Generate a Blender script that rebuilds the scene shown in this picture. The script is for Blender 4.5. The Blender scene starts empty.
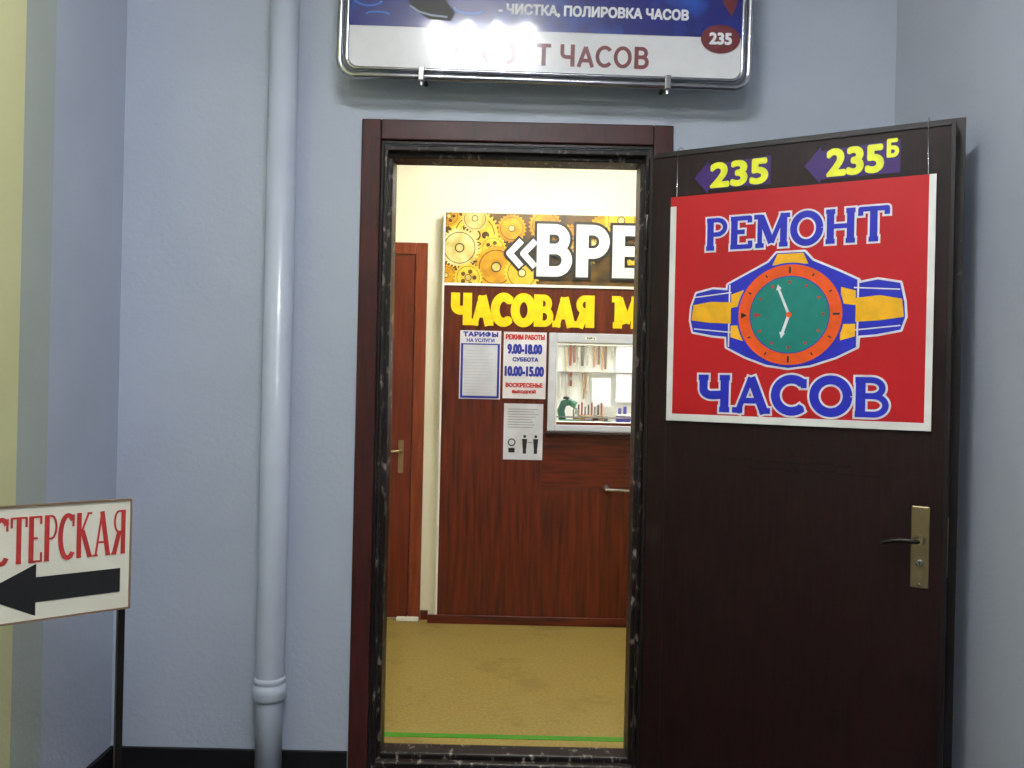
import bpy, math, random
from mathutils import Matrix, Vector
random.seed(4)
scene = bpy.context.scene
COL = scene.collection
scene.view_settings.view_transform = 'Standard'

# ------------------------------------------------------------ materials
def lin(c):
    r = []
    for v in c:
        v = v/255.0
        r.append(v/12.92 if v <= 0.04045 else ((v+0.055)/1.055)**2.4)
    return (r[0], r[1], r[2], 1.0)

def base(name):
    m = bpy.data.materials.new(name); m.use_nodes = True
    nt = m.node_tree
    return m, nt, nt.nodes['Principled BSDF']

def mat(name, c, rough=0.6, metal=0.0, c2=None, scale=30.0, stretch=(1,1,1), bump=0.0, bscale=None, lo=0.35, hi=0.65, coat=0.0, spec=None, wear=None):
    m, nt, b = base(name)
    b.inputs['Roughness'].default_value = rough
    b.inputs['Metallic'].default_value = metal
    b.inputs['Coat Weight'].default_value = coat
    if coat >= 1: b.inputs['Coat Roughness'].default_value = .07
    if spec is not None: b.inputs['Specular IOR Level'].default_value = spec
    if c2 is None: c2 = tuple(max(0, v*0.93) for v in c)
    tc = nt.nodes.new('ShaderNodeTexCoord')
    mp = nt.nodes.new('ShaderNodeMapping'); mp.inputs['Scale'].default_value = stretch
    nz = nt.nodes.new('ShaderNodeTexNoise'); nz.inputs['Scale'].default_value = scale; nz.inputs['Detail'].default_value = 5
    rp = nt.nodes.new('ShaderNodeValToRGB')
    rp.color_ramp.elements[0].position = lo; rp.color_ramp.elements[0].color = lin(c)
    rp.color_ramp.elements[1].position = hi; rp.color_ramp.elements[1].color = lin(c2)
    L = nt.links.new
    L(tc.outputs['Object'], mp.inputs['Vector']); L(mp.outputs['Vector'], nz.inputs['Vector'])
    L(nz.outputs['Fac'], rp.inputs['Fac'])
    col = rp.outputs['Color']
    if wear:
        n3 = nt.nodes.new('ShaderNodeTexNoise'); n3.inputs['Scale'].default_value = wear[1]; n3.inputs['Detail'].default_value = 9; n3.inputs['Roughness'].default_value = .7
        r3 = nt.nodes.new('ShaderNodeValToRGB'); r3.color_ramp.elements[0].position = wear[2]; r3.color_ramp.elements[1].position = wear[2]+.05
        r3.color_ramp.elements[0].color = (0,0,0,1); r3.color_ramp.elements[1].color = (.7,.7,.7,1)
        mx = nt.nodes.new('ShaderNodeMixRGB'); mx.inputs[2].default_value = lin(wear[0])
        L(tc.outputs['Object'], n3.inputs['Vector']); L(n3.outputs['Fac'], r3.inputs['Fac']); L(r3.outputs['Color'], mx.inputs[0]); L(col, mx.inputs[1])
        col = mx.outputs[0]
    L(col, b.inputs['Base Color'])
    if bump > 0:
        n2 = nt.nodes.new('ShaderNodeTexNoise'); n2.inputs['Scale'].default_value = bscale or scale; n2.inputs['Detail'].default_value = 4
        bp = nt.nodes.new('ShaderNodeBump'); bp.inputs['Strength'].default_value = bump; bp.inputs['Distance'].default_value = 0.004
        L(mp.outputs['Vector'], n2.inputs['Vector']); L(n2.outputs['Fac'], bp.inputs['Height']); L(bp.outputs['Normal'], b.inputs['Normal'])
    return m

def emis(name, c, s):
    m, nt, b = base(name)
    b.inputs['Base Color'].default_value = lin(c)
    b.inputs['Emission Color'].default_value = lin(c)
    b.inputs['Emission Strength'].default_value = s
    return m

def glass(name):
    m, nt, b = base(name)
    out = nt.nodes['Material Output']
    tr = nt.nodes.new('ShaderNodeBsdfTransparent'); gl = nt.nodes.new('ShaderNodeBsdfGlossy'); gl.inputs['Roughness'].default_value = 0.02
    mx = nt.nodes.new('ShaderNodeMixShader'); mx.inputs[0].default_value = 0.06
    nt.links.new(tr.outputs[0], mx.inputs[1]); nt.links.new(gl.outputs[0], mx.inputs[2]); nt.links.new(mx.outputs[0], out.inputs['Surface'])
    return m

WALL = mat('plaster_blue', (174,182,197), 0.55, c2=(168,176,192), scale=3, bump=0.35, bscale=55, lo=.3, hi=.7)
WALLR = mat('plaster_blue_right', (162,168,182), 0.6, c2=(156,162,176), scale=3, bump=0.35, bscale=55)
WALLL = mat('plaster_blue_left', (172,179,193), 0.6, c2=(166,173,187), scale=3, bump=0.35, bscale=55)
OLIVE = mat('plaster_olive', (166,173,166), 0.6, c2=(160,167,158), scale=3, bump=0.3, bscale=55)
YELLOW = mat('plaster_yellow', (208,207,156), 0.6, c2=(202,201,148), scale=3, bump=0.3, bscale=55)
CREAM = mat('plaster_cream', (240,237,214), 0.6, c2=(235,231,206), scale=3, bump=0.15, bscale=55)
CEIL = mat('ceiling_white', (225,225,222), 0.8, scale=4)
BLACKB = mat('black_plinth', (12,12,15), 0.5, c2=(18,18,21), scale=12, spec=.25)
FLOORO = mat('corridor_floor', (46,44,46), 0.4, c2=(60,58,58), scale=18)
FLOORI = mat('linoleum_ochre', (152,132,70), 0.5, c2=(130,110,52), scale=70, lo=.3, hi=.7, wear=((122,104,50),1.6,.52))
GREEN = mat('green_tape', (60,140,24), 0.5)
PIPE = mat('pipe_paint', (184,192,207), 0.3, c2=(178,186,202), scale=6, coat=0.2)
DOORM = mat('door_dark_brown', (30,9,9), 0.5, c2=(16,5,6), scale=14, stretch=(6,.5,6), bump=0.15, bscale=20, spec=.2, wear=((64,46,42),6,.66))
DOORL = mat('door_lip', (20,11,16), 0.45, c2=(14,8,11), scale=10, spec=.3, wear=((110,100,96),20,.64))
CASING = mat('casing_mahogany', (64,22,22), 0.42, c2=(42,14,14), scale=12, stretch=(5,5,.6), spec=.3, wear=((100,84,80),14,.70))
SCUFF = mat('scuffed_frame', (20,12,12), 0.45, c2=(140,130,122), scale=26, stretch=(2.0,1,1), lo=.58, hi=.72, bump=.2, spec=.3)
LAM = mat('laminate_redbrown', (98,38,18), 0.35, c2=(50,18,10), scale=5, stretch=(9,.55,9), lo=.3, hi=.72, spec=.3)
LAMH = mat('laminate_redbrown_cross', (94,36,17), 0.35, c2=(50,17,10), scale=5, stretch=(.7,9,9), lo=.3, hi=.72, spec=.3)
LAMD = mat('laminate_seam', (36,13,8), 0.5)
DOOR2 = mat('inner_door_wood', (104,42,22), 0.4, c2=(84,31,16), scale=8, stretch=(6,.5,6), spec=.3)
DOOR2F = mat('inner_door_frame', (124,58,32), 0.4, c2=(100,42,22), scale=8, stretch=(6,.5,6), spec=.3)
WHITE = mat('white_paint', (235,235,232), 0.4, scale=8)
PAPER = mat('paper', (222,222,232), 0.7, scale=8)
PAPER2 = mat('paper_grey', (204,208,222), 0.6, scale=8)
CHROME = mat('chrome', (190,190,196), 0.18, metal=1.0)
BRASS = mat('satin_brass', (150,134,104), 0.35, metal=0.9)
DARKM = mat('dark_metal', (34,30,30), 0.35, metal=0.6)
BLACK = mat('black_ink', (10,10,12), 0.5)
RED = mat('sign_red', (184,10,24), 0.5, c2=(176,8,22), scale=4, spec=.3)
REDT = mat('red_ink', (186,34,32), 0.5)
REDF = mat('faded_red_letters', (176,44,40), 0.5)
MAROON = mat('maroon_print', (104,24,34), 0.4, coat=1.0)
BLUE = mat('sign_blue', (34,42,184), 0.5, spec=.3)
BLUET = mat('blue_ink', (30,40,150), 0.5)
NAVY = mat('sign_nebula_blue', (12,22,110), 0.3, c2=(44,96,196), scale=5, lo=.5, hi=.78, coat=1.0)
ORANGE = mat('sign_orange', (238,88,16), 0.5, spec=.3)
TEAL = mat('sign_teal', (14,126,116), 0.5, spec=.3)
YEL = mat('sign_yellow', (250,186,30), 0.5, spec=.3)
YELT = mat('yellow_letters', (252,214,0), 0.45)
PURP = mat('plaque_purple', (52,18,100), 0.5, spec=.3)
LEMON = mat('lemon_digits', (240,244,16), 0.45)
SIGNW = mat('sign_white', (230,230,236), 0.4)
SIGNG = mat('sign_gloss_white', (222,222,228), 0.24, c2=(218,218,224), coat=1.0)
GOLD1 = mat('print_gold', (212,160,18), 0.4, c2=(172,118,12), scale=14)
GOLD2 = mat('print_gold_light', (234,198,70), 0.4, c2=(212,166,36), scale=14)
GOLD3 = mat('print_pale_brass', (222,212,150), 0.4, c2=(190,168,84), scale=14)
GOLDD = mat('print_bronze_dark', (96,68,12), 0.4, c2=(50,34,8), scale=14)
TUBE = emis('fluorescent_tube', (250,252,255), 215)
TUBEI = emis('fluorescent_tube_warm', (255,253,244), 145)
TUBEW = emis('workshop_tube', (248,251,255), 270)
HOUSE = mat('lamp_housing', (220,220,220), 0.4)
GLASS = glass('window_glass')

# ------------------------------------------------------------ helpers
def link(o, parent=None):
    COL.objects.link(o)
    if parent: o.parent = parent
    return o

def empty(name, loc=(0,0,0), rot=(0,0,0)):
    o = bpy.data.objects.new(name, None); o.empty_display_size = .1
    o.location = loc; o.rotation_euler = rot
    COL.objects.link(o); return o

def mesh(name, vs, fs, m, parent=None, smooth=False):
    me = bpy.data.meshes.new(name); me.from_pydata([tuple(v) for v in vs], [], fs); me.update()
    if m: me.materials.append(m)
    if smooth:
        for p in me.polygons: p.use_smooth = True
    return link(bpy.data.objects.new(name, me), parent)

def boxes(name, bl, m, parent=None, bevel=0.0):
    vs, fs = [], []
    for (x0,x1,y0,y1,z0,z1) in bl:
        i = len(vs)
        vs += [(x0,y0,z0),(x1,y0,z0),(x1,y1,z0),(x0,y1,z0),(x0,y0,z1),(x1,y0,z1),(x1,y1,z1),(x0,y1,z1)]
        fs += [tuple(i+k for k in f) for f in ((0,3,2,1),(4,5,6,7),(0,1,5,4),(1,2,6,5),(2,3,7,6),(3,0,4,7))]
    o = mesh(name, vs, fs, m, parent)
    if bevel > 0:
        b = o.modifiers.new('bev','BEVEL'); b.width = bevel; b.segments = 2
    return o

def tube(name, pts, r, m, parent=None, cyclic=False, res=6):
    cu = bpy.data.curves.new(name,'CURVE'); cu.dimensions = '3D'; cu.bevel_depth = r; cu.bevel_resolution = res; cu.use_fill_caps = True
    s = cu.splines.new('POLY'); s.points.add(len(pts)-1)
    for p, q in zip(s.points, pts): p.co = (q[0],q[1],q[2],1)
    s.use_cyclic_u = cyclic
    tmp = bpy.data.objects.new('t', cu); COL.objects.link(tmp)
    dg = bpy.context.evaluated_depsgraph_get(); dg.update()
    me = bpy.data.meshes.new_from_object(tmp.evaluated_get(dg)); bpy.data.objects.remove(tmp)
    me.materials.clear(); me.materials.append(m)
    for p in me.polygons: p.use_smooth = True
    me.name = name
    return link(bpy.data.objects.new(name, me), parent)

def lathe(name, prof, m, parent=None, loc=(0,0,0), rot=(0,0,0), n=40):
    vs, fs = [], []
    for (r,z) in prof:
        for i in range(n):
            a = 2*math.pi*i/n; vs.append((r*math.cos(a), r*math.sin(a), z))
    for j in range(len(prof)-1):
        for i in range(n):
            fs.append((j*n+i, j*n+(i+1)%n, (j+1)*n+(i+1)%n, (j+1)*n+i))
    fs.append(tuple(range(n))[::-1]); fs.append(tuple((len(prof)-1)*n+i for i in range(n)))
    o = mesh(name, vs, fs, m, parent, smooth=False)
    for p in o.data.polygons[:-2]: p.use_smooth = True
    o.location = loc; o.rotation_euler = rot
    return o

# flat art in local XY plane, z towards the viewer
def polys(name, pl, z, m, parent):
    vs, fs = [], []
    k = 0
    for p in pl:
        if len(p) < 3: continue
        a = sum(p[i][0]*p[(i+1)%len(p)][1]-p[(i+1)%len(p)][0]*p[i][1] for i in range(len(p)))
        if a < 0: p = p[::-1]
        zz = z + (k%127)*6e-6; k += 1
        i = len(vs); vs += [(q[0],q[1],zz) for q in p]; fs.append(tuple(range(i,i+len(p))))
    return mesh(name, vs, fs, m, parent)

def rect(x0,x1,y0,y1): return [(x0,y0),(x1,y0),(x1,y1),(x0,y1)]
def circ(cx,cy,r,ry=None,n=48):
    ry = ry or r
    return [(cx+r*math.cos(2*math.pi*i/n), cy+ry*math.sin(2*math.pi*i/n)) for i in range(n)]

def ribbon(pts, hw, ext=0.0, closed=False, joins=True):
    out = []
    P = [Vector(p) for p in pts]
    if closed: P = P+[P[0]]
    for i in range(len(P)-1):
        a, b = P[i].copy(), P[i+1].copy()
        d = b-a
        if d.length < 1e-7: continue
        d.normalize(); n = Vector((-d.y,d.x))*hw
        if i == 0 and not closed: a = a-d*ext
        if i == len(P)-2 and not closed: b = b+d*ext
        out.append([tuple(a-n),tuple(b-n),tuple(b+n),tuple(a+n)])
    js = P[1:-1] if not closed else P[:-1]
    if joins:
        for j in js: out.append(circ(j.x,j.y,hw,n=14))
    return out

def clip(poly, x0,x1,y0,y1):
    def cut(p, ins, inter):
        o = []
        for i in range(len(p)):
            a, b = p[i-1], p[i]
            if ins(b):
                if not ins(a): o.append(inter(a,b))
                o.append(b)
            elif ins(a): o.append(inter(a,b))
        return o
    def ix(x): return lambda a,b: (x, a[1]+(b[1]-a[1])*(x-a[0])/(b[0]-a[0]))
    def iy(y): return lambda a,b: (a[0]+(b[0]-a[0])*(y-a[1])/(b[1]-a[1]), y)
    for ins, it in ((lambda p:p[0]>=x0, ix(x0)),(lambda p:p[0]<=x1, ix(x1)),(lambda p:p[1]>=y0, iy(y0)),(lambda p:p[1]<=y1, iy(y1))):
        if not poly: return []
        poly = cut(poly, ins, it)
    return poly

def _tmesh(s):
    cu = bpy.data.curves.new('txt','FONT'); cu.body = s; cu.size = 1; cu.resolution_u = 4
    tmp = bpy.data.objects.new('t', cu); COL.objects.link(tmp)
    dg = bpy.context.evaluated_depsgraph_get(); dg.update()
    me = bpy.data.meshes.new_from_object(tmp.evaluated_get(dg)); bpy.data.objects.remove(tmp)
    V = [(v.co.x, v.co.y) for v in me.vertices]; F = [tuple(p.vertices) for p in me.polygons]
    bpy.data.meshes.remove(me)
    return V, F

def text(name, s, x0, x1, y0, y1, z, m, parent, bold=0.04):
    V, F = _tmesh(s)
    X = [v[0] for v in V]; Y = [v[1] for v in V]
    h = y1-y0; e = bold*h
    sx = (x1-x0-2*e)/(max(X)-min(X)); sy = (h-2*e)/(max(Y)-min(Y))
    P = [(x0+e+(a-min(X))*sx, y0+e+(b-min(Y))*sy) for a,b in V]
    sh = [(0,0)]+([(e*math.cos(2*math.pi*i/10), e*math.sin(2*math.pi*i/10)) for i in range(10)] if e>0 else [])
    vs, fs = [], []
    for k,(ax,ay) in enumerate(sh):
        o = len(vs); vs += [(p[0]+ax,p[1]+ay,z+k*2.5e-5) for p in P]; fs += [tuple(o+i for i in f) for f in F]
    return mesh(name, vs, fs, m, parent)

def arc(cx,cy,rx,ry,a0,a1,n=14):
    return [(cx+rx*math.cos(math.radians(a0+(a1-a0)*i/n)), cy+ry*math.sin(math.radians(a0+(a1-a0)*i/n))) for i in range(n+1)]

# slab-serif stroke alphabet: advance, strokes (w heavy / t light), serif centres
G = {
'Р':(.70,[('w',[(.16,0),(.16,1)]),('t',[(.05,.95),(.36,.95)]+arc(.36,.72,.23,.23,90,-90)+[(.16,.49)])],[(.16,0)]),
'Е':(.72,[('w',[(.16,0),(.16,1)]),('t',[(.05,.95),(.60,.95),(.60,.80)]),('t',[(.16,.52),(.46,.52)]),('t',[(.05,.05),(.62,.05),(.62,.23)])],[]),
'М':(1.0,[('t',[(.17,0),(.17,1)]),('w',[(.19,.98),(.5,.12)]),('t',[(.5,.12),(.81,.98)]),('w',[(.83,0),(.83,1)])],[(.17,0),(.83,0),(.12,1),(.88,1)]),
'О':(.90,[('w',arc(.45,.5,.35,.44,0,360,28))],[]),
'Н':(.88,[('w',[(.18,0),(.18,1)]),('w',[(.70,0),(.70,1)]),('t',[(.18,.5),(.70,.5)])],[(.18,0),(.18,1),(.70,0),(.70,1)]),
'Т':(.80,[('w',[(.40,0),(.40,1)]),('t',[(.07,.76),(.07,.95),(.73,.95),(.73,.76)])],[(.40,0)]),
'Ч':(.82,[('w',[(.16,1),(.16,.68)]+arc(.36,.62,.20,.17,180,270)+[(.66,.47)]),('w',[(.66,0),(.66,1)])],[(.16,1),(.66,1),(.66,0)]),
'А':(.90,[('t',[(.14,0),(.44,.97)]),('w',[(.44,.97),(.76,0)]),('t',[(.24,.32),(.64,.32)])],[(.14,0),(.76,0)]),
'С':(.82,[('w',arc(.44,.5,.35,.44,48,312,24)),('t',[(.70,.95),(.70,.70)])],[]),
'В':(.78,[('w',[(.16,0),(.16,1)]),('t',[(.05,.95),(.38,.95)]+arc(.38,.74,.21,.21,90,-90)+[(.16,.53)]),('t',[(.38,.53)]+arc(.42,.29,.24,.24,90,-90)+[(.05,.05)])],[]),
'К':(.84,[('w',[(.16,0),(.16,1)]),('t',[(.16,.42),(.62,.97)]),('w',[(.32,.60),(.70,0)])],[(.16,0),(.16,1),(.66,1),(.72,0)]),
'Я':(.80,[('w',[(.62,0),(.62,1)]),('t',[(.73,.95),(.40,.95)]+arc(.40,.73,.22,.22,90,270)+[(.62,.51)]),('w',[(.42,.51),(.16,0)])],[(.62,0),(.14,0)]),
}
N_ = {
'Р':(.74,[('w',[(.16,0),(.16,1)]),('t',[(.16,.95),(.38,.95)]+arc(.38,.70,.23,.25,90,-90)+[(.16,.45)])],[]),
'Е':(.70,[('w',[(.16,0),(.16,1)]),('t',[(.16,.95),(.62,.95)]),('t',[(.16,.51),(.58,.51)]),('t',[(.16,.05),(.63,.05)])],[]),
'М':(.98,[('w',[(.16,0),(.16,1)]),('t',[(.17,.95),(.48,.10),(.79,.95)]),('w',[(.80,0),(.80,1)])],[]),
'О':(.92,[('t',arc(.45,.5,.33,.45,0,360,28))],[]),
'Н':(.86,[('w',[(.16,0),(.16,1)]),('w',[(.68,0),(.68,1)]),('t',[(.16,.52),(.68,.52)])],[]),
'Т':(.74,[('w',[(.37,0),(.37,1)]),('t',[(.04,.95),(.70,.95)])],[]),
'Ч':(.80,[('t',[(.14,1),(.14,.64)]+arc(.34,.60,.20,.18,180,270)+[(.62,.42)]),('w',[(.62,0),(.62,1)])],[]),
'А':(.84,[('t',[(.10,0),(.42,.95)]),('t',[(.42,.95),(.74,0)]),('t',[(.22,.28),(.62,.28)])],[]),
'С':(.84,[('t',arc(.46,.5,.34,.45,42,318,24))],[]),
'В':(.80,[('w',[(.16,0),(.16,1)]),('t',[(.16,.95),(.40,.95)]+arc(.40,.74,.20,.21,90,-90)+[(.16,.53)]),('t',[(.40,.53)]+arc(.43,.29,.22,.24,90,-90)+[(.16,.05)])],[]),
'Я':(.80,[('w',[(.62,0),(.62,1)]),('t',[(.62,.95),(.38,.95)]+arc(.38,.71,.22,.24,90,270)+[(.62,.47)]),('t',[(.40,.47),(.14,0)])],[]),
' ':(.34,[],[]),
}
def slab(name, s, x0,x1,y0,y1, z, m, parent, hw, hwt, om=None, oe=0.004, serif=.12, font=G):
    tot = sum(font[c][0] for c in s)-.1
    sx = (x1-x0)/tot; sy = (y1-y0); t = hwt/sy
    def fy(v):
        if v <= 0 or v >= 1: return v
        return t+(v-.05)*(1-2*t)/.9
    def build(e):
        L = []; cx = x0-.05*sx
        for c in s:
            pl = []
            adv, st, se = font[c]
            for k, pts in st:
                q = [(cx+p[0]*sx, y0+fy(p[1])*sy) for p in pts]
                pl += ribbon(q, (hw if k=='w' else hwt)+e, e)
            for (a,b) in se:
                yy = y0+(hwt if b < .5 else sy-hwt)
                pl += ribbon([(cx+(a-serif)*sx,yy),(cx+(a+serif)*sx,yy)], hwt+e, e)
            cx += adv*sx
            L.append(pl)
        return L
    def put(nm, L, zz, mm):
        for i, pl in enumerate(L):
            if pl: polys('%s_%d'%(nm,i), pl, zz+(i%2)*4e-4*(0 if mm is m else 0)+i*1.5e-6, mm, parent)
    put(name, build(0), z, m)
    if om: put(name+'_outline', build(oe), z-0.0010, om)

# ------------------------------------------------------------ room shell
H = 3.12
WT = 0.12
boxes('wall_back', [(-2.1,-.445,0,WT,0,H),(.445,2.3,0,WT,0,H),(-.445,.445,0,WT,2.075,H)], WALL)
boxes('wall_left', [(-1.42,-1.295,-.43,-.0,0,H)], WALLL)
boxes('wall_left_strip', [(-1.42,-1.292,-.58,-.43,0,H)], OLIVE)  # narrow grey-green strip, slightly proud of the left wall
boxes('wall_left_yellow', [(-1.42,-1.289,-5.2,-.58,0,H)], YELLOW)
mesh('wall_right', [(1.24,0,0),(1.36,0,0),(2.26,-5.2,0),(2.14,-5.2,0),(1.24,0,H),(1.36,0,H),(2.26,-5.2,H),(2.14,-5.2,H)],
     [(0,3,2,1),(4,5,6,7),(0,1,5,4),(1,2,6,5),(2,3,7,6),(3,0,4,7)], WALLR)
boxes('wall_rear', [(-1.42,2.3,-5.32,-5.2,0,H)], WALLL)
boxes('floor', [(-1.42,2.3,-5.3,0.0,-.1,0)], FLOORO)
boxes('ceiling', [(-1.42,2.3,-5.3,0.12,H,H+.1)], CEIL)
boxes('baseboard_back', [(-1.295,-.515,-.014,0,0,.08),(.515,1.22,-.014,0,0,.08)], BLACKB, bevel=.002)
boxes('baseboard_left', [(-1.295,-1.281,-5.2,-.014,0,.08)], BLACKB, bevel=.002)

# shop room
YB = 1.86
XL, XR = -1.7, 2.1
boxes('floor_shop', [(XL,XR,0.0,YB,-.1,0)], FLOORI)
boxes('floor_tape_line', [(XL+.01,XR-.01,.31,.345,0.0003,.002)], GREEN)
boxes('ceiling_shop', [(XL-.1,XR+.1,WT,3.2,2.72,2.82)], CEIL)
boxes('wall_shop_left', [(XL-.1,XL,WT,3.1,0,2.72)], CREAM)
boxes('wall_shop_right', [(XR,XR+.1,WT,3.1,0,2.72)], CREAM)
wx0,wx1,wz0,wz1 = .235,1.02,1.10,1.53
boxes('wall_shop_back', [(XL,wx0,YB,YB+.1,0,2.72),(wx1,XR,YB,YB+.1,0,2.72),(wx0,wx1,YB,YB+.1,0,wz0),(wx0,wx1,YB,YB+.1,wz1,2.72)], CREAM)
boxes('wall_shop_front', [(XL,-.445,WT,WT+.01,0,2.72),(.445,XR,WT,WT+.01,0,2.72),(-.445,.445,WT,WT+.01,2.075,2.72)], CREAM)
boxes('floor_workshop', [(XL,XR,YB+.1,3.1,-.1,0)], FLOORI)
boxes('wall_workshop_back', [(XL,XR,3.1,3.2,0,2.72)], WHITE)

# ------------------------------------------------------------ pipe
p = empty('drain_pipe', (-.755,-.072,0))
lathe('pipe_body', [(.042,.0),(.042,.28),(.042,.285),(.045,.31),(.045,H)], PIPE, p)
lathe('pipe_socket', [(.0455,.27),(.050,.275),(.053,.282),(.0545,.30),(.053,.318),(.048,.322),(.048,.328),(.051,.333),(.050,.342),(.0455,.346)], PIPE, p)

# ------------------------------------------------------------ door frame
f = empty('door_frame')
boxes('casing_left', [(-.511,-.447,-.016,0,0,2.159)], CASING, f, .004)
boxes('casing_right', [(.447,.511,-.016,0,0,2.159)], CASING, f, .004)
boxes('casing_top', [(-.447,.447,-.016,0,2.092,2.159)], CASING, f, .004)
boxes('jamb_step', [(-.447,-.437,-.006,.03,.0,2.092),(.437,.447,-.006,.03,0,2.092),(-.437,.437,-.006,.03,2.080,2.092)], DARKM, f, .002)
boxes('jamb', [(-.445,-.412,.03,WT+.01,0,2.045),(.412,.445,.03,WT+.01,0,2.045),(-.445,.445,.03,WT+.01,2.045,2.080)], SCUFF, f, .004)
boxes('jamb_lip', [(-.437,-.425,.0,.03,0,2.062),(.425,.437,.0,.03,0,2.062),(-.437,.437,.0,.03,2.062,2.080)], SCUFF, f, .002)
boxes('threshold', [(-.437,.437,0,.035,0,.045),(-.43,.43,.035,.115,0,.062)], SCUFF, f, .006)

# ------------------------------------------------------------ open door leaf
ANG = math.radians(-29.12)
d = empty('door_1', (.428,-.07,0), (math.pi/2,0,ANG))
W = .872
boxes('leaf', [(0,W,.03,2.043,-.045,0)], DOORM, d, .003)
boxes('leaf_lip', [(.004,W+.022,.02,2.062,-.052,-.045)], DOORL, d, .001)
boxes('leaf_edge_strip', [(0,.012,.03,2.043,0,.004),(W-.012,W,.03,2.043,0,.004),(.012,W-.012,2.031,2.043,0,.004)], DOORL, d, .001)
boxes('seal_strip', [(.07,.074,.03,1.19,0.0,.0012)], DOORL, d)
marks = []
for rowz,a0,a1 in ((1.085,.27,.60),(1.062,.33,.66)):
    a = a0
    while a < a1:
        w_ = random.uniform(.015,.05); zz = rowz+random.uniform(-.003,.003)
        marks.append([(a,zz),(a+w_,zz+random.uniform(-.003,.003)),(a+w_,zz+random.uniform(.003,.007)),(a,zz+random.uniform(.002,.005))]); a += w_+random.uniform(.003,.014)
polys('old_label_marks', marks, .0008, mat('faded_marks',(11,5,6),.7,spec=.2), d)
boxes('handle_plate', [(.783,.829,.765,.990,0,.006)], BRASS, d, .003)
lathe('handle_hub', [(.014,0),(.014,.012),(.010,.014),(.009,.045)], BRASS, d, (.806,.898,.005), n=24)
tube('handle_lever', [(.806,.898,.045),(.79,.898,.052),(.76,.899,.052),(.73,.893,.050),(.712,.886,.048)], .0065, DARKM, d)
lathe('key_cylinder', [(.010,0),(.010,.006),(.008,.008)], CHROME, d, (.806,.835,.006), n=20)
boxes('keyhole', [(.8045,.8075,.83,.84,.0135,.0148)], BLACK, d)
for k,zz in enumerate((.775,.980)):
    lathe('screw_%d'%k, [(.004,0),(.004,.002),(.002,.003)], CHROME, d, (.806,zz,.006), n=14)
for k,zz in enumerate((.35,1.75)):
    lathe('hinge_%d'%k, [(.009,0),(.009,.11)], DARKM, d, (-.010,zz,-.03), (-math.pi/2,0,0), n=18)
boxes('bolt_plate', [(W,W+.0015,.80,.96,-.035,-.01)], BRASS, d)

# poster on the door
S = empty('watch_repair_sign', (.428,-.07,0), (math.pi/2,0,ANG))
cx, cz = .451, 1.5485
sg = bpy.data.objects.new('sheet_group', None); COL.objects.link(sg); sg.parent = S; sg.location = (cx,cz,.006)
hw_, hh_ = .376, .352
boxes('sheet', [(-hw_,hw_,-hh_,hh_,-.003,.003)], RED, sg)
boxes('border', [(-hw_,-hw_+.019,-hh_,hh_-.03,.003,.0045),(hw_-.018,hw_,-hh_,hh_,.003,.0045),(-hw_+.019,hw_-.018,-hh_,-hh_+.022,.003,.0045)], WHITE, sg, .0008)
slab('word_top','РЕМОНТ', -.258,.256,.176,.276,.0052, BLUE, sg, .0100,.0070, SIGNW, .0055)
slab('word_bottom','ЧАСОВ', -.272,.270,-.320,-.206,.0052, BLUE, sg, .0130,.0085, SIGNW, .0058)
q = lambda L: [(-.006+a/350.0, -.026-b/338.0) for a,b in L]
body = q([(-64,-32),(-44,-42),(-22,-53),(-14,-62),(14,-62),(22,-53),(46,-42),(66,-32),(68,0),(66,32),(46,42),(22,50),(0,53),(-22,50),(-44,42),(-64,32),(-66,0)])
sl = q([(-60,-26),(-80,-28),(-98,-24),(-103,-10),(-104,4),(-101,16),(-80,20),(-60,22)])
sr = q([(60,-28),(84,-32),(104,-28),(108,-10),(109,4),(105,16),(84,20),(60,22)])
ol = []
for pp in (body, sl, sr): ol += ribbon(pp, .0062, closed=True)
polys('watch_outline', ol, .0040, SIGNW, sg)
polys('watch_strap', [body, sl, sr], .0050, BLUE, sg)
lines = ribbon(q([(-62,-32),(-62,32)]),.0024)+ribbon(q([(66,-32),(66,32)]),.0024)+ribbon(q([(-100,-20),(-60,-24)]),.0018)+ribbon(q([(-100,13),(-60,17)]),.0018)+ribbon(q([(104,-22),(62,-25)]),.0018)+ribbon(q([(105,12),(62,16)]),.0018)
polys('strap_lines', lines, .0056, SIGNW, sg)
polys('strap_yellow', [q([(-60,-14),(-82,-15),(-101,-12),(-103,4),(-82,7),(-60,8)]), q([(64,-15),(86,-17),(106,-13),(108,4),(86,7),(64,8)]),
    q([(-60,-22),(-47,-26),(-47,-10),(-60,-8)]), q([(-60,10),(-47,10),(-47,26),(-60,22)]), q([(50,-26),(64,-22),(64,-8),(50,-10)]), q([(50,10),(64,10),(64,22),(50,26)]),
    q([(-13,-61),(13,-61),(18,-50),(-18,-50)])], .0062, YEL, sg)
dx, dy = -.006, -.026
polys('ring_blue', [circ(dx,dy,.1535,n=72)], .0070, BLUE, sg)
polys('ring_orange', [circ(dx,dy,.148,n=72)], .0076, ORANGE, sg)
polys('ring_inner', [circ(dx,dy,.1145,n=72)], .0082, BLUE, sg)
polys('dial', [circ(dx,dy,.112,n=72)], .0088, TEAL, sg)
tk, dt = [], []
for i in range(12):
    a = math.radians(30*i); c, s_ = math.cos(a), math.sin(a)
    if i in (0,3,9): tk += ribbon([(dx+c*.122,dy+s_*.122),(dx+c*.141,dy+s_*.141)], .003)
    else: tk += ribbon([(dx+c*.128,dy+s_*.128),(dx+c*.137,dy+s_*.137)], .0022)
    dt.append(circ(dx+c*.096,dy+s_*.096,.0045,n=12))
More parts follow.
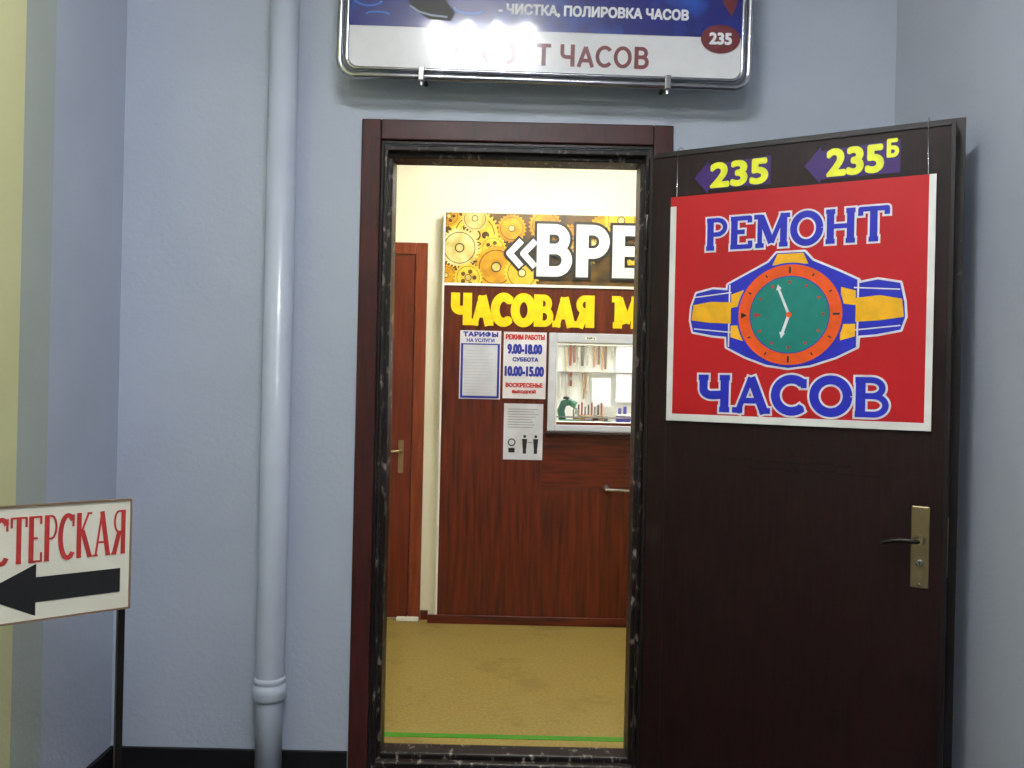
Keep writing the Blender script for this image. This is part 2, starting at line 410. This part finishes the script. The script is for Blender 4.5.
tk.append([(dx-.122,dy),(dx-.140,dy+.009),(dx-.140,dy-.009)])
polys('bezel_ticks', tk, .0082, BLACK, sg)
polys('dial_dots', dt+[[(dx-.078,dy),(dx-.100,dy+.008),(dx-.100,dy-.008)]], .0094, REDT, sg)
polys('hands', ribbon([(dx,dy),(dx-.030,dy+.075)],.0036)+ribbon([(dx,dy),(dx-.018,dy-.055)],.0042)+[[(dx-.038,dy+.072),(dx-.022,dy+.078),(dx-.033,dy+.09)],[(dx-.026,dy-.05),(dx-.010,dy-.055),(dx-.021,dy-.07)]], .0100, SIGNW, sg)
polys('hand_hub', [circ(dx,dy,.008,n=20)], .0108, ORANGE, sg)
tube('hanging_wire_left', [(cx-.358,cz+hh_-.004,.006),(cx-.358,2.047,.006),(cx-.358,2.064,-.02),(cx-.358,2.066,-.055)], .0015, CHROME, S)
tube('hanging_wire_right', [(cx+.355,cz+hh_-.004,.006),(cx+.352,2.047,.006),(cx+.352,2.064,-.02),(cx+.352,2.066,-.055)], .0015, CHROME, S)

def plaque(x0,x1,z0,z1,n,txt,sup=None):
    P = empty(n, (.428,-.07,0), (math.pi/2,0,ANG))
    mid = (z0+z1)/2
    pts = [(x0,mid),(x0+.045,z1),(x0+.045,z1-.014),(x1,z1-.004),(x1,z0+.010),(x0+.045,z0+.010),(x0+.045,z0-.002)]
    polys('arrow_sticker', [pts], .0015, PURP, P)
    if sup:
        text('digits', txt, x0+.060, x1-.042, z0+.014, z1-.010, .003, LEMON, P, bold=.06)
        text('suffix', sup, x1-.036, x1-.004, mid+.000, z1+.000, .003, LEMON, P, bold=.06)
    else:
        text('digits', txt, x0+.050, x1-.006, z0+.012, z1-.008, .003, LEMON, P, bold=.06)
plaque(.146,.380,1.906,2.006,'room_number_plaque','235')
plaque(.478,.735,1.905,2.012,'room_number_plaque','235','Б')

# ------------------------------------------------------------ hanging sign above the door
T = empty('hanging_workshop_sign', (.078,-.12,2.245), (math.pi/2,0,math.radians(0)))
T.rotation_euler = (math.pi/2, math.radians(0.7), 0)
hw2 = .645; top = .78
def rr(x0,x1,y0,y1,r,n=8,z=0):
    o = []
    for (ax,ay,a0) in ((x1-r,y0+r,-90),(x1-r,y1-r,0),(x0+r,y1-r,90),(x0+r,y0+r,180)):
        for i in range(n+1):
            a = math.radians(a0+90*i/n); o.append((ax+r*math.cos(a), ay+r*math.sin(a), z))
    return o
tube('tube_frame', rr(-hw2,hw2,0.012,top,.05), .011, CHROME, T, cyclic=True)
tube('tube_frame_inner', rr(-hw2+.022,hw2-.022,0.034,top-.022,.035), .006, CHROME, T, cyclic=True)
o2 = rr(-hw2+.022,hw2-.022,.034,top-.022,.035)
polys('panel', [[(a,b) for a,b,_ in o2]], 0.0, SIGNG, T)
mesh('panel_back', [(a,b,-.008) for a,b,_ in o2], [tuple(range(len(o2)))[::-1]], HOUSE, T)
polys('blue_print', [clip([(a,b) for a,b,_ in rr(-hw2+.028,hw2-.028,.04,top-.028,.03)], -1,1,.168,1)], .0012, NAVY, T)
slab('brand_line','РЕМОНТ ЧАСОВ', -.312,.330,.060,.130,.0016, MAROON, T, .0066,.0060, font=N_)
text('service_line','- ЧИСТКА, ПОЛИРОВКА ЧАСОВ', -.150,.450,.212,.252,.003, SIGNW, T, bold=.05)
text('service_line_b','- ЗАМЕНА БАТАРЕЕК', -.150,.28,.30,.336,.003, SIGNW, T, bold=.05)
text('service_line_c','- РЕМОНТ БРАСЛЕТОВ', -.150,.30,.38,.416,.003, SIGNW, T, bold=.05)
polys('number_oval', [circ(.552,.163,.062,.045)], .003, MAROON, T)
text('number','235', .516,.588,.144,.183,.004, SIGNW, T, bold=.06)
polys('red_ribbon_print', [[(.53,.36),(.60,.36),(.60,.27),(.585,.235),(.56,.27)]], .003, MAROON, T)
polys('printed_strap', [[(-.52,.46),(-.47,.31),(-.42,.225),(-.37,.195),(-.30,.190),(-.285,.215),(-.33,.27),(-.38,.37),(-.42,.46)]], .0024, BLACK, T)
polys('printed_strap_edge', ribbon([(-.43,.235),(-.40,.216),(-.36,.206),(-.31,.202)],.003), .0032, mat('print_grey',(120,130,150),.3), T)
polys('printed_strap_sheen', [[(-.41,.40),(-.355,.30),(-.33,.262),(-.345,.26),(-.385,.30),(-.43,.40)]], .0032, mat('print_dark_blue',(30,40,80),.3), T)
SMK = mat('print_sky',(60,110,200),.3)
polys('printed_smoke', ribbon(arc(-.56,.26,.05,.03,200,330,8),.003)+ribbon(arc(-.53,.20,.04,.012,20,160,8),.003)+ribbon(arc(-.24,.235,.05,.02,180,320,8),.0035)+ribbon(arc(-.56,.32,.04,.03,100,260,8),.0025), .0024, SMK, T)
for k,xx in enumerate((-.385,.39)):
    boxes('clamp_%d'%k, [(xx-.010,xx+.010,-.004,.042,-.014,.014)], CHROME, T, .004)
    tube('clamp_bolt_%d'%k, [(xx,-.016,0),(xx,.0,0)], .007, CHROME, T)
    tube('bracket_%d'%k, [(xx,.03,-.01),(xx,.03,-.119)], .008, DARKM, T)
    tube('bracket_top_%d'%k, [(xx,top-.01,-.01),(xx,top-.01,-.119)], .008, DARKM, T)

# ------------------------------------------------------------ arrow sign on stand
A = empty('arrow_sign_stand', (-.868,-.85,0), (math.pi/2,0,math.radians(39.1)))
L_ = .385
boxes('board', [(-L_,0,.768,1.016,-.005,0)], mat('board_cream',(218,216,200),.6,c2=(208,205,188),scale=6), A, .001)
boxes('board_rim', [(-L_-.003,0.003,1.014,1.018,-.007,.003),(-L_-.003,.003,.766,.770,-.007,.003),(-.001,.003,.77,1.014,-.007,.003),(-L_-.003,-L_+.001,.77,1.014,-.007,.003)], mat('rim_rust',(120,96,74),.5), A)
slab('word','МАСТЕРСКАЯ', -.352,-.010,.893,.993,.0012, REDF, A, .0048,.0022)
polys('arrow', [[(-.020,.807),(-.020,.861),(-.190,.861),(-.190,.890),(-.300,.836),(-.190,.778),(-.190,.807)]], .0012, BLACK, A)
boxes('post', [(-.020,-.005,0,1.0,-.022,-.007),(-L_+.005,-L_+.020,0,1.0,-.022,-.007)], DARKM, A)
boxes('foot', [(-.022,-.003,0,.015,-.12,.10),(-L_+.003,-L_+.022,0,.015,-.12,.10),(-L_+.02,-.02,.02,.032,-.020,-.008)], DARKM, A)

# ------------------------------------------------------------ shop partition
Pn = empty('shop_partition', (0,1.80,0), (math.pi/2,0,0))
PX0, PX1 = -.378, 2.05
th = -.058
hx0,hx1,hz0,hz1 = .235,1.02,1.10,1.53
boxes('panel', [(PX0,hx0,0,1.835,th,0),(hx1,PX1,0,1.835,th,0),(hx0,hx1,0,hz0,th,0),(hx0,hx1,hz1,1.835,th,0)], LAM, Pn)
polys('cross_grain_panels', [rect(.172,PX1-.02,.742,1.03)], .0010, LAMH, Pn)
seams = [rect(x-.0012,x+.0012,.06,1.05) for x in (-.12,.17,.62,1.2,1.6)]+[rect(.17,PX1,.735,.738),rect(.17,PX1,1.034,1.037)]
polys('seams', seams, .0018, LAMD, Pn)
boxes('edge_trim', [(PX0-.012,PX0,0,2.22,th,.006)], WHITE, Pn, .002)
boxes('kick_board', [(PX0-.05,PX1,0,.045,0,.018)], LAMH, Pn, .003)
boxes('banner', [(PX0,PX1,1.835,2.22,th,.004)], GOLDD, Pn)
boxes('banner_border', [(PX0,PX1,1.826,1.84,0,.009)], WHITE, Pn)
BX0,BX1,BY0,BY1 = PX0+.002,PX1-.002,1.841,2.218
def gear(cx,cy,r,n):
    o = []
    for i in range(n):
        a = 2*math.pi*i/n; w = 2*math.pi/n
        for (k,rr_) in ((.0,.90),(.18,1.0),(.45,1.0),(.62,.90)):
            o.append((cx+r*rr_*math.cos(a+w*k), cy+r*rr_*math.sin(a+w*k)))
    return o
gs = [(-.22,2.10,.14,34,1),(-.30,2.03,.11,36,0),(-.10,1.93,.12,30,2),(-.25,1.87,.08,24,1),(-.22,2.19,.075,30,0),(-.02,2.14,.08,24,2),(-.36,2.20,.06,24,2),(.04,1.90,.10,26,1),(.16,2.16,.09,24,2),(-.12,2.03,.075,22,1),(-.37,1.88,.06,22,2)]
x = .3
while x < 2.0:
    gs.append((x, random.uniform(1.87,2.2), random.uniform(.07,.12), random.choice((22,26,30)), random.choice((0,1,2)))); x += .09
cols = [GOLD3, GOLD2, GOLD1]
for i,(gx,gy,r,n,c) in enumerate(gs):
    z = .0048+.0007*(i%8)
    polys('gear_%d'%i, [clip(gear(gx,gy,r,n),BX0,BX1,BY0,BY1)], z, cols[c], Pn)
    polys('gear_line_%d'%i, [clip(circ(gx,gy,r*.78),BX0,BX1,BY0,BY1)], z+.00012, GOLDD, Pn)
    polys('gear_ring_%d'%i, [clip(circ(gx,gy,r*.74),BX0,BX1,BY0,BY1)], z+.00024, cols[c], Pn)
    if i%3==0:
        hol = [clip(circ(gx+r*.42*math.cos(a*math.pi/2.5),gy+r*.42*math.sin(a*math.pi/2.5),r*.15,n=16),BX0,BX1,BY0,BY1) for a in range(5)]
        polys('gear_holes_%d'%i, [h for h in hol if h], z+.00036, GOLDD, Pn)
    polys('gear_hub_%d'%i, [clip(circ(gx,gy,r*.24,n=20),BX0,BX1,BY0,BY1)], z+.00040, GOLDD, Pn)
    polys('gear_hub_cap_%d'%i, [clip(circ(gx,gy,r*.18,n=20),BX0,BX1,BY0,BY1)], z+.00052, GOLD3, Pn)
def chev(x0,s,e):
    out = []
    for k in (0,1):
        a = x0+k*.075*s
        out += ribbon([(a+.065*s,2.075),(a,2.005),(a+.065*s,1.935)],.017+e,e*.7)
    return out
polys('quote_outline', chev(-.030,1,.014)+chev(1.335,-1,.014), .0126, BLACK, Pn)
polys('quote', chev(-.030,1,0)+chev(1.335,-1,0), .0138, WHITE, Pn)
slab('banner_word','ВРЕМЯ', .122,1.160,1.884,2.168,.0140, WHITE, Pn, .033,.028, BLACK, .015, font=N_)
slab('title_left','ЧАСОВАЯ', -.330,.430,1.613,1.788,.0025, YELT, Pn, .024,.017, serif=.17)
slab('title_right','МАСТЕРСКАЯ', .545,1.75,1.613,1.788,.0025, YELT, Pn, .024,.017, serif=.17)

# window in the partition
Wn = empty('window_1', (0,1.80,0), (math.pi/2,0,0))
boxes('frame', [(.195,.236,1.052,1.582,-.03,.014),(1.018,1.06,1.052,1.582,-.03,.014),(.236,1.018,1.530,1.582,-.03,.014),(.236,1.018,1.052,1.086,-.03,.014)], PAPER2, Wn, .004)
boxes('inner_bead', [(.236,.244,1.086,1.530,-.03,.006),(1.010,1.018,1.086,1.530,-.03,.006)], WHITE, Wn)
boxes('sill', [(.19,1.065,1.036,1.052,-.02,.05)], LAMD, Wn, .003)
boxes('pane', [(.244,1.010,1.130,1.530,-.020,-.016)], GLASS, Wn)
boxes('serving_slot_rail', [(.244,1.010,1.124,1.132,-.024,-.012)], CHROME, Wn, .001)
boxes('window_label', [(.39,.45,1.545,1.565,.014,.016)], WHITE, Wn)
text('label_digit','№1',.40,.44,1.549,1.562,.0165,BLACK,Wn)

# partition handle
Hn = empty('pull_handle', (0,1.80,0), (math.pi/2,0,0))
lathe('rosette', [(.022,0),(.022,.008),(.012,.012),(.011,.045)], CHROME, Hn, (.525,.745,0), n=24)
tube('lever', [(.512,.745,.05),(.56,.745,.052),(.66,.742,.052),(.70,.742,.050)], .010, CHROME, Hn)

# notices
def notice(name,x0,x1,z0,z1,m=PAPER):
    N = empty(name,(0,1.80,0),(math.pi/2,0,0))
    boxes('sheet',[(x0,x1,z0,z1,.0008,.003)],m,N); return N
N1 = notice('price_list_holder',-.286,-.064,1.215,1.585)
text('heading','ТАРИФЫ',-.27,-.08,1.550,1.580,.004,BLUET,N1,bold=.07)
text('heading_b','НА УСЛУГИ',-.25,-.10,1.522,1.543,.004,BLUET,N1,bold=.05)
boxes('plastic_pocket',[(-.280,-.070,1.22,1.515,.003,.0045)],BLUET,N1)
boxes('price_sheet',[(-.268,-.082,1.232,1.508,.0045,.0055)],PAPER2,N1)
polys('price_lines',[rect(-.258,-.10-random.random()*.03,1.247+i*.0163,1.2495+i*.0163) for i in range(15)],.0058,mat('faint_ink',(184,188,204),.6),N1)
N2 = notice('opening_hours_notice',-.050,.182,1.222,1.582)
for (s,x0,x1,y0,y1,mm) in (('РЕЖИМ РАБОТЫ',-.04,.172,1.540,1.570,REDT),('9.00-18.00',-.03,.160,1.462,1.518,BLUET),('СУББОТА',.0,.14,1.422,1.446,BLUET),('10.00-15.00',-.042,.172,1.342,1.398,BLUET),('ВОСКРЕСЕНЬЕ',-.035,.165,1.282,1.308,REDT),('ВЫХОДНОЙ',.0,.13,1.247,1.272,REDT)):
    text('line',s,x0,x1,y0,y1,.004,mm,N2,bold=.07)
N3 = notice('safety_notice',-.040,.172,.892,1.195,PAPER2)
gr = mat('grey_ink',(150,154,166),.6)
polys('text_lines',[rect(-.02,.15-random.random()*.04,1.065+i*.014,1.069+i*.014) for i in range(8)],.004,gr,N3)
pic = []
for xx in (.075,.135):
    pic.append(circ(xx,1.018,.008,n=14)); pic.append([(xx-.014,1.005),(xx+.014,1.005),(xx+.010,.955),(xx-.010,.955)]); pic.append(rect(xx-.009,xx+.009,.925,.957))
pic += ribbon([(.092,.985),(.118,.985)],.0015)+ribbon(circ(.005,.985,.018,n=20),.003,closed=True)+[rect(-.012,.022,.930,.955)]
polys('pictograms',pic,.004,BLACK,N3)

# interior door
D2 = empty('door_2',(0,YB,0),(math.pi/2,0,0))
boxes('frame',[(-.540,-.476,0,2.06,0,.022),(-1.46,-1.396,0,2.06,0,.022),(-1.396,-.540,1.995,2.06,0,.022)],DOOR2F,D2,.004)
boxes('leaf',[(-1.393,-.543,.01,1.992,0,.012)],DOOR2,D2,.002)
boxes('leaf_moulding',[(-1.29,-1.275,.2,1.8,.012,.018),(-.665,-.650,.2,1.8,.012,.018),(-1.275,-.665,.2,.215,.012,.018),(-1.275,-.665,1.785,1.8,.012,.018),(-1.275,-.665,.95,.965,.012,.018)],DOOR2F,D2,.002)
boxes('lock_plate',[(-.613,-.583,.80,.98,.012,.017)],BRASS,D2,.004)
tube('lever',[(-.598,.92,.015),(-.598,.92,.055),(-.62,.92,.062),(-.70,.915,.060)],.009,BRASS,D2)
boxes('doorstop',[(-.60,-.48,0,.02,.022,.05)],WHITE,D2,.003)
boxes('baseboard_shop_back',[(-.474,PX0-.055,YB-.012,YB,0,.05),(XL,-1.462,YB-.012,YB,0,.05)],LAM)

# ------------------------------------------------------------ workshop contents seen through the window
sh = empty('watch_strap_rack',(0,2.55,0),(math.pi/2,0,0))
boxes('back_board',[(-.1,1.9,1.05,2.0,-.03,0)],WHITE,sh)
boxes('rails',[(-.1,1.9,z,z+.006,0,.03) for z in (1.38,1.55,1.74)],CHROME,sh)
boxes('rack_posts',[(-.1,-.08,0,2.0,-.03,0),(1.88,1.9,0,2.0,-.03,0)],WHITE,sh)
scol=[(110,74,56),(80,76,82),(160,120,86),(150,72,64),(180,170,152),(116,116,130),(178,160,116),(200,196,188)]
sm=[mat('strap_%d'%i,c,.5) for i,c in enumerate(scol)]
groups=[[] for _ in sm]
for z,ln in ((1.38,.17),(1.55,.20),(1.74,.17)):
    x=-.06
    while x<1.82:
        w=random.uniform(.008,.016); h=random.uniform(ln*.35,ln)
        skip = .64<x<.80 or (z<1.4 and .48<x<.64)
        if random.random()<.75 and not skip:
            groups[random.randrange(len(sm))].append((x,x+w,z-h,z+.004,.012,.020))
            if random.random()<.4: groups[4].append((x-.002,x+w+.002,z-h*.55,z-h*.55+w+.004,.018,.028))
        x+=w+random.uniform(.004,.014)
for i,g in enumerate(groups): boxes('straps_%d'%i,g,sm[i],sh,.002)
boxes('pinned_papers',[(.65,.79,1.20,1.60,.024,.026),(.50,.62,1.17,1.35,.024,.026)],PAPER,sh)

tb = empty('work_counter',(0,0,0))
boxes('top',[(.0,1.5,1.99,2.42,1.045,1.075)],WHITE,tb,.004)
boxes('legs',[(.02,.06,2.02,2.06,0,1.045),(1.44,1.48,2.02,2.06,0,1.045),(.02,.06,2.35,2.39,0,1.045),(1.44,1.48,2.35,2.39,0,1.045)],WHITE,tb)
GRN=mat('machine_green',(14,100,76),.35,c2=(10,82,62))
mc=empty('bench_press_tool',(.335,2.10,1.075))
boxes('base',[(-.06,.07,-.05,.05,0,.028)],GRN,mc,.006)
tube('arm',[(-.04,0,.02),(-.05,0,.08),(-.035,0,.12),(.0,0,.130),(.035,0,.11)],.022,GRN,mc)
lathe('spindle',[(.014,0),(.018,.02),(.018,.05),(.008,.06)],CHROME,mc,(.035,0,.035),n=20)
lathe('knob',[(.018,0),(.02,.008),(.012,.016)],BLACK,mc,(-.02,0,.145),n=20)
bx=empty('parts_box',(.645,2.10,1.075))
boxes('box',[(-.04,.04,-.03,.03,0,.055)],mat('box_violet',(70,60,150),.4),bx,.004)
boxes('lid',[(-.042,.042,-.032,.032,.055,.065)],WHITE,bx,.003)
boxes('vial_rack',[(-.030,-.012,-.01,.01,.065,.10),(.0,.018,-.01,.01,.065,.11)],mat('vial_blue',(80,80,180),.3),bx,.003)
tr=empty('parts_tray',(.50,2.12,1.075))
boxes('tray',[(-.08,.08,-.05,.05,0,.006),(-.08,-.076,-.05,.05,.006,.02),(.076,.08,-.05,.05,.006,.02),(-.076,.076,-.05,-.046,.006,.02),(-.076,.076,.046,.05,.006,.02)],CHROME,tr)
boxes('movements',[(-.07,-.04,-.02,.01,.006,.035),(-.02,.02,-.03,0,.006,.024),(.035,.06,.0,.03,.006,.05)],mat('grey_tools',(120,126,140),.4),tr,.003)
lathe('loupe',[(.016,0),(.018,.02),(.012,.05)],BLACK,tr,(-.01,.02,.006),n=20)
st=empty('tool_stand',(.46,2.28,1.075))
boxes('stand_base',[(-.09,.09,-.03,.03,0,.05)],mat('stand_wood',(150,110,70),.5),st,.004)
for i in range(9):
    tube('screwdriver_%d'%i,[(-.078+i*.0195,0,.05),(-.078+i*.0195,0,.10+.012*(i%3))],.005,(CHROME,BLACK,REDT)[i%3],st,res=3)
jr=empty('glass_jar',(.86,2.14,1.075))
lathe('jar_body',[(.03,0),(.032,.01),(.032,.06),(.026,.07)],mat('jar_pale_blue',(170,200,214),.15),jr,n=24)
lathe('jar_lid',[(.028,.07),(.028,.085)],CHROME,jr,n=24)

# ------------------------------------------------------------ lamps
def lamp(name,x,y,z,m,n=4,size=.6):
    E=empty(name,(x,y,z))
    h=size/2
    boxes('housing',[(-h,h,-h,h,-.004,0),(-h,-h+.012,-h,h,-.07,-.004),(h-.012,h,-h,h,-.07,-.004),(-h,h,-h,-h+.012,-.07,-.004),(-h,h,h-.012,h,-.07,-.004)],HOUSE,E)
    for i in range(n):
        xx=-h+size*(i+.5)/n
        tube('tube_%d'%i,[(xx,-h+.03,-.045),(xx,h-.03,-.045)],.013,m,E,res=3)
lamp('ceiling_lamp_added',-.19,-1.87,H,TUBE)
lamp('ceiling_lamp_added',.35,-3.6,H,TUBE)  # unseen extra lamp, added behind the camera to brighten the corridor
lamp('ceiling_lamp_added',.2,1.0,2.72,TUBEI)
lamp('ceiling_lamp_added',.6,2.3,2.72,TUBEW)

w=bpy.data.worlds.new('world'); scene.world=w; w.use_nodes=True
w.node_tree.nodes['Background'].inputs[0].default_value=(.5,.6,.8,1); w.node_tree.nodes['Background'].inputs[1].default_value=.1

# ------------------------------------------------------------ camera
cd=bpy.data.cameras.new('camera'); cd.sensor_width=36; cd.lens=850/1024*36
co=bpy.data.objects.new('camera',cd); COL.objects.link(co)
co.matrix_world=Matrix.Translation((0,-2.8,1.3)) @ Matrix.Rotation(math.pi/2,4,'X') @ Matrix.Rotation(math.radians(1.3),4,'Z')
scene.camera=co
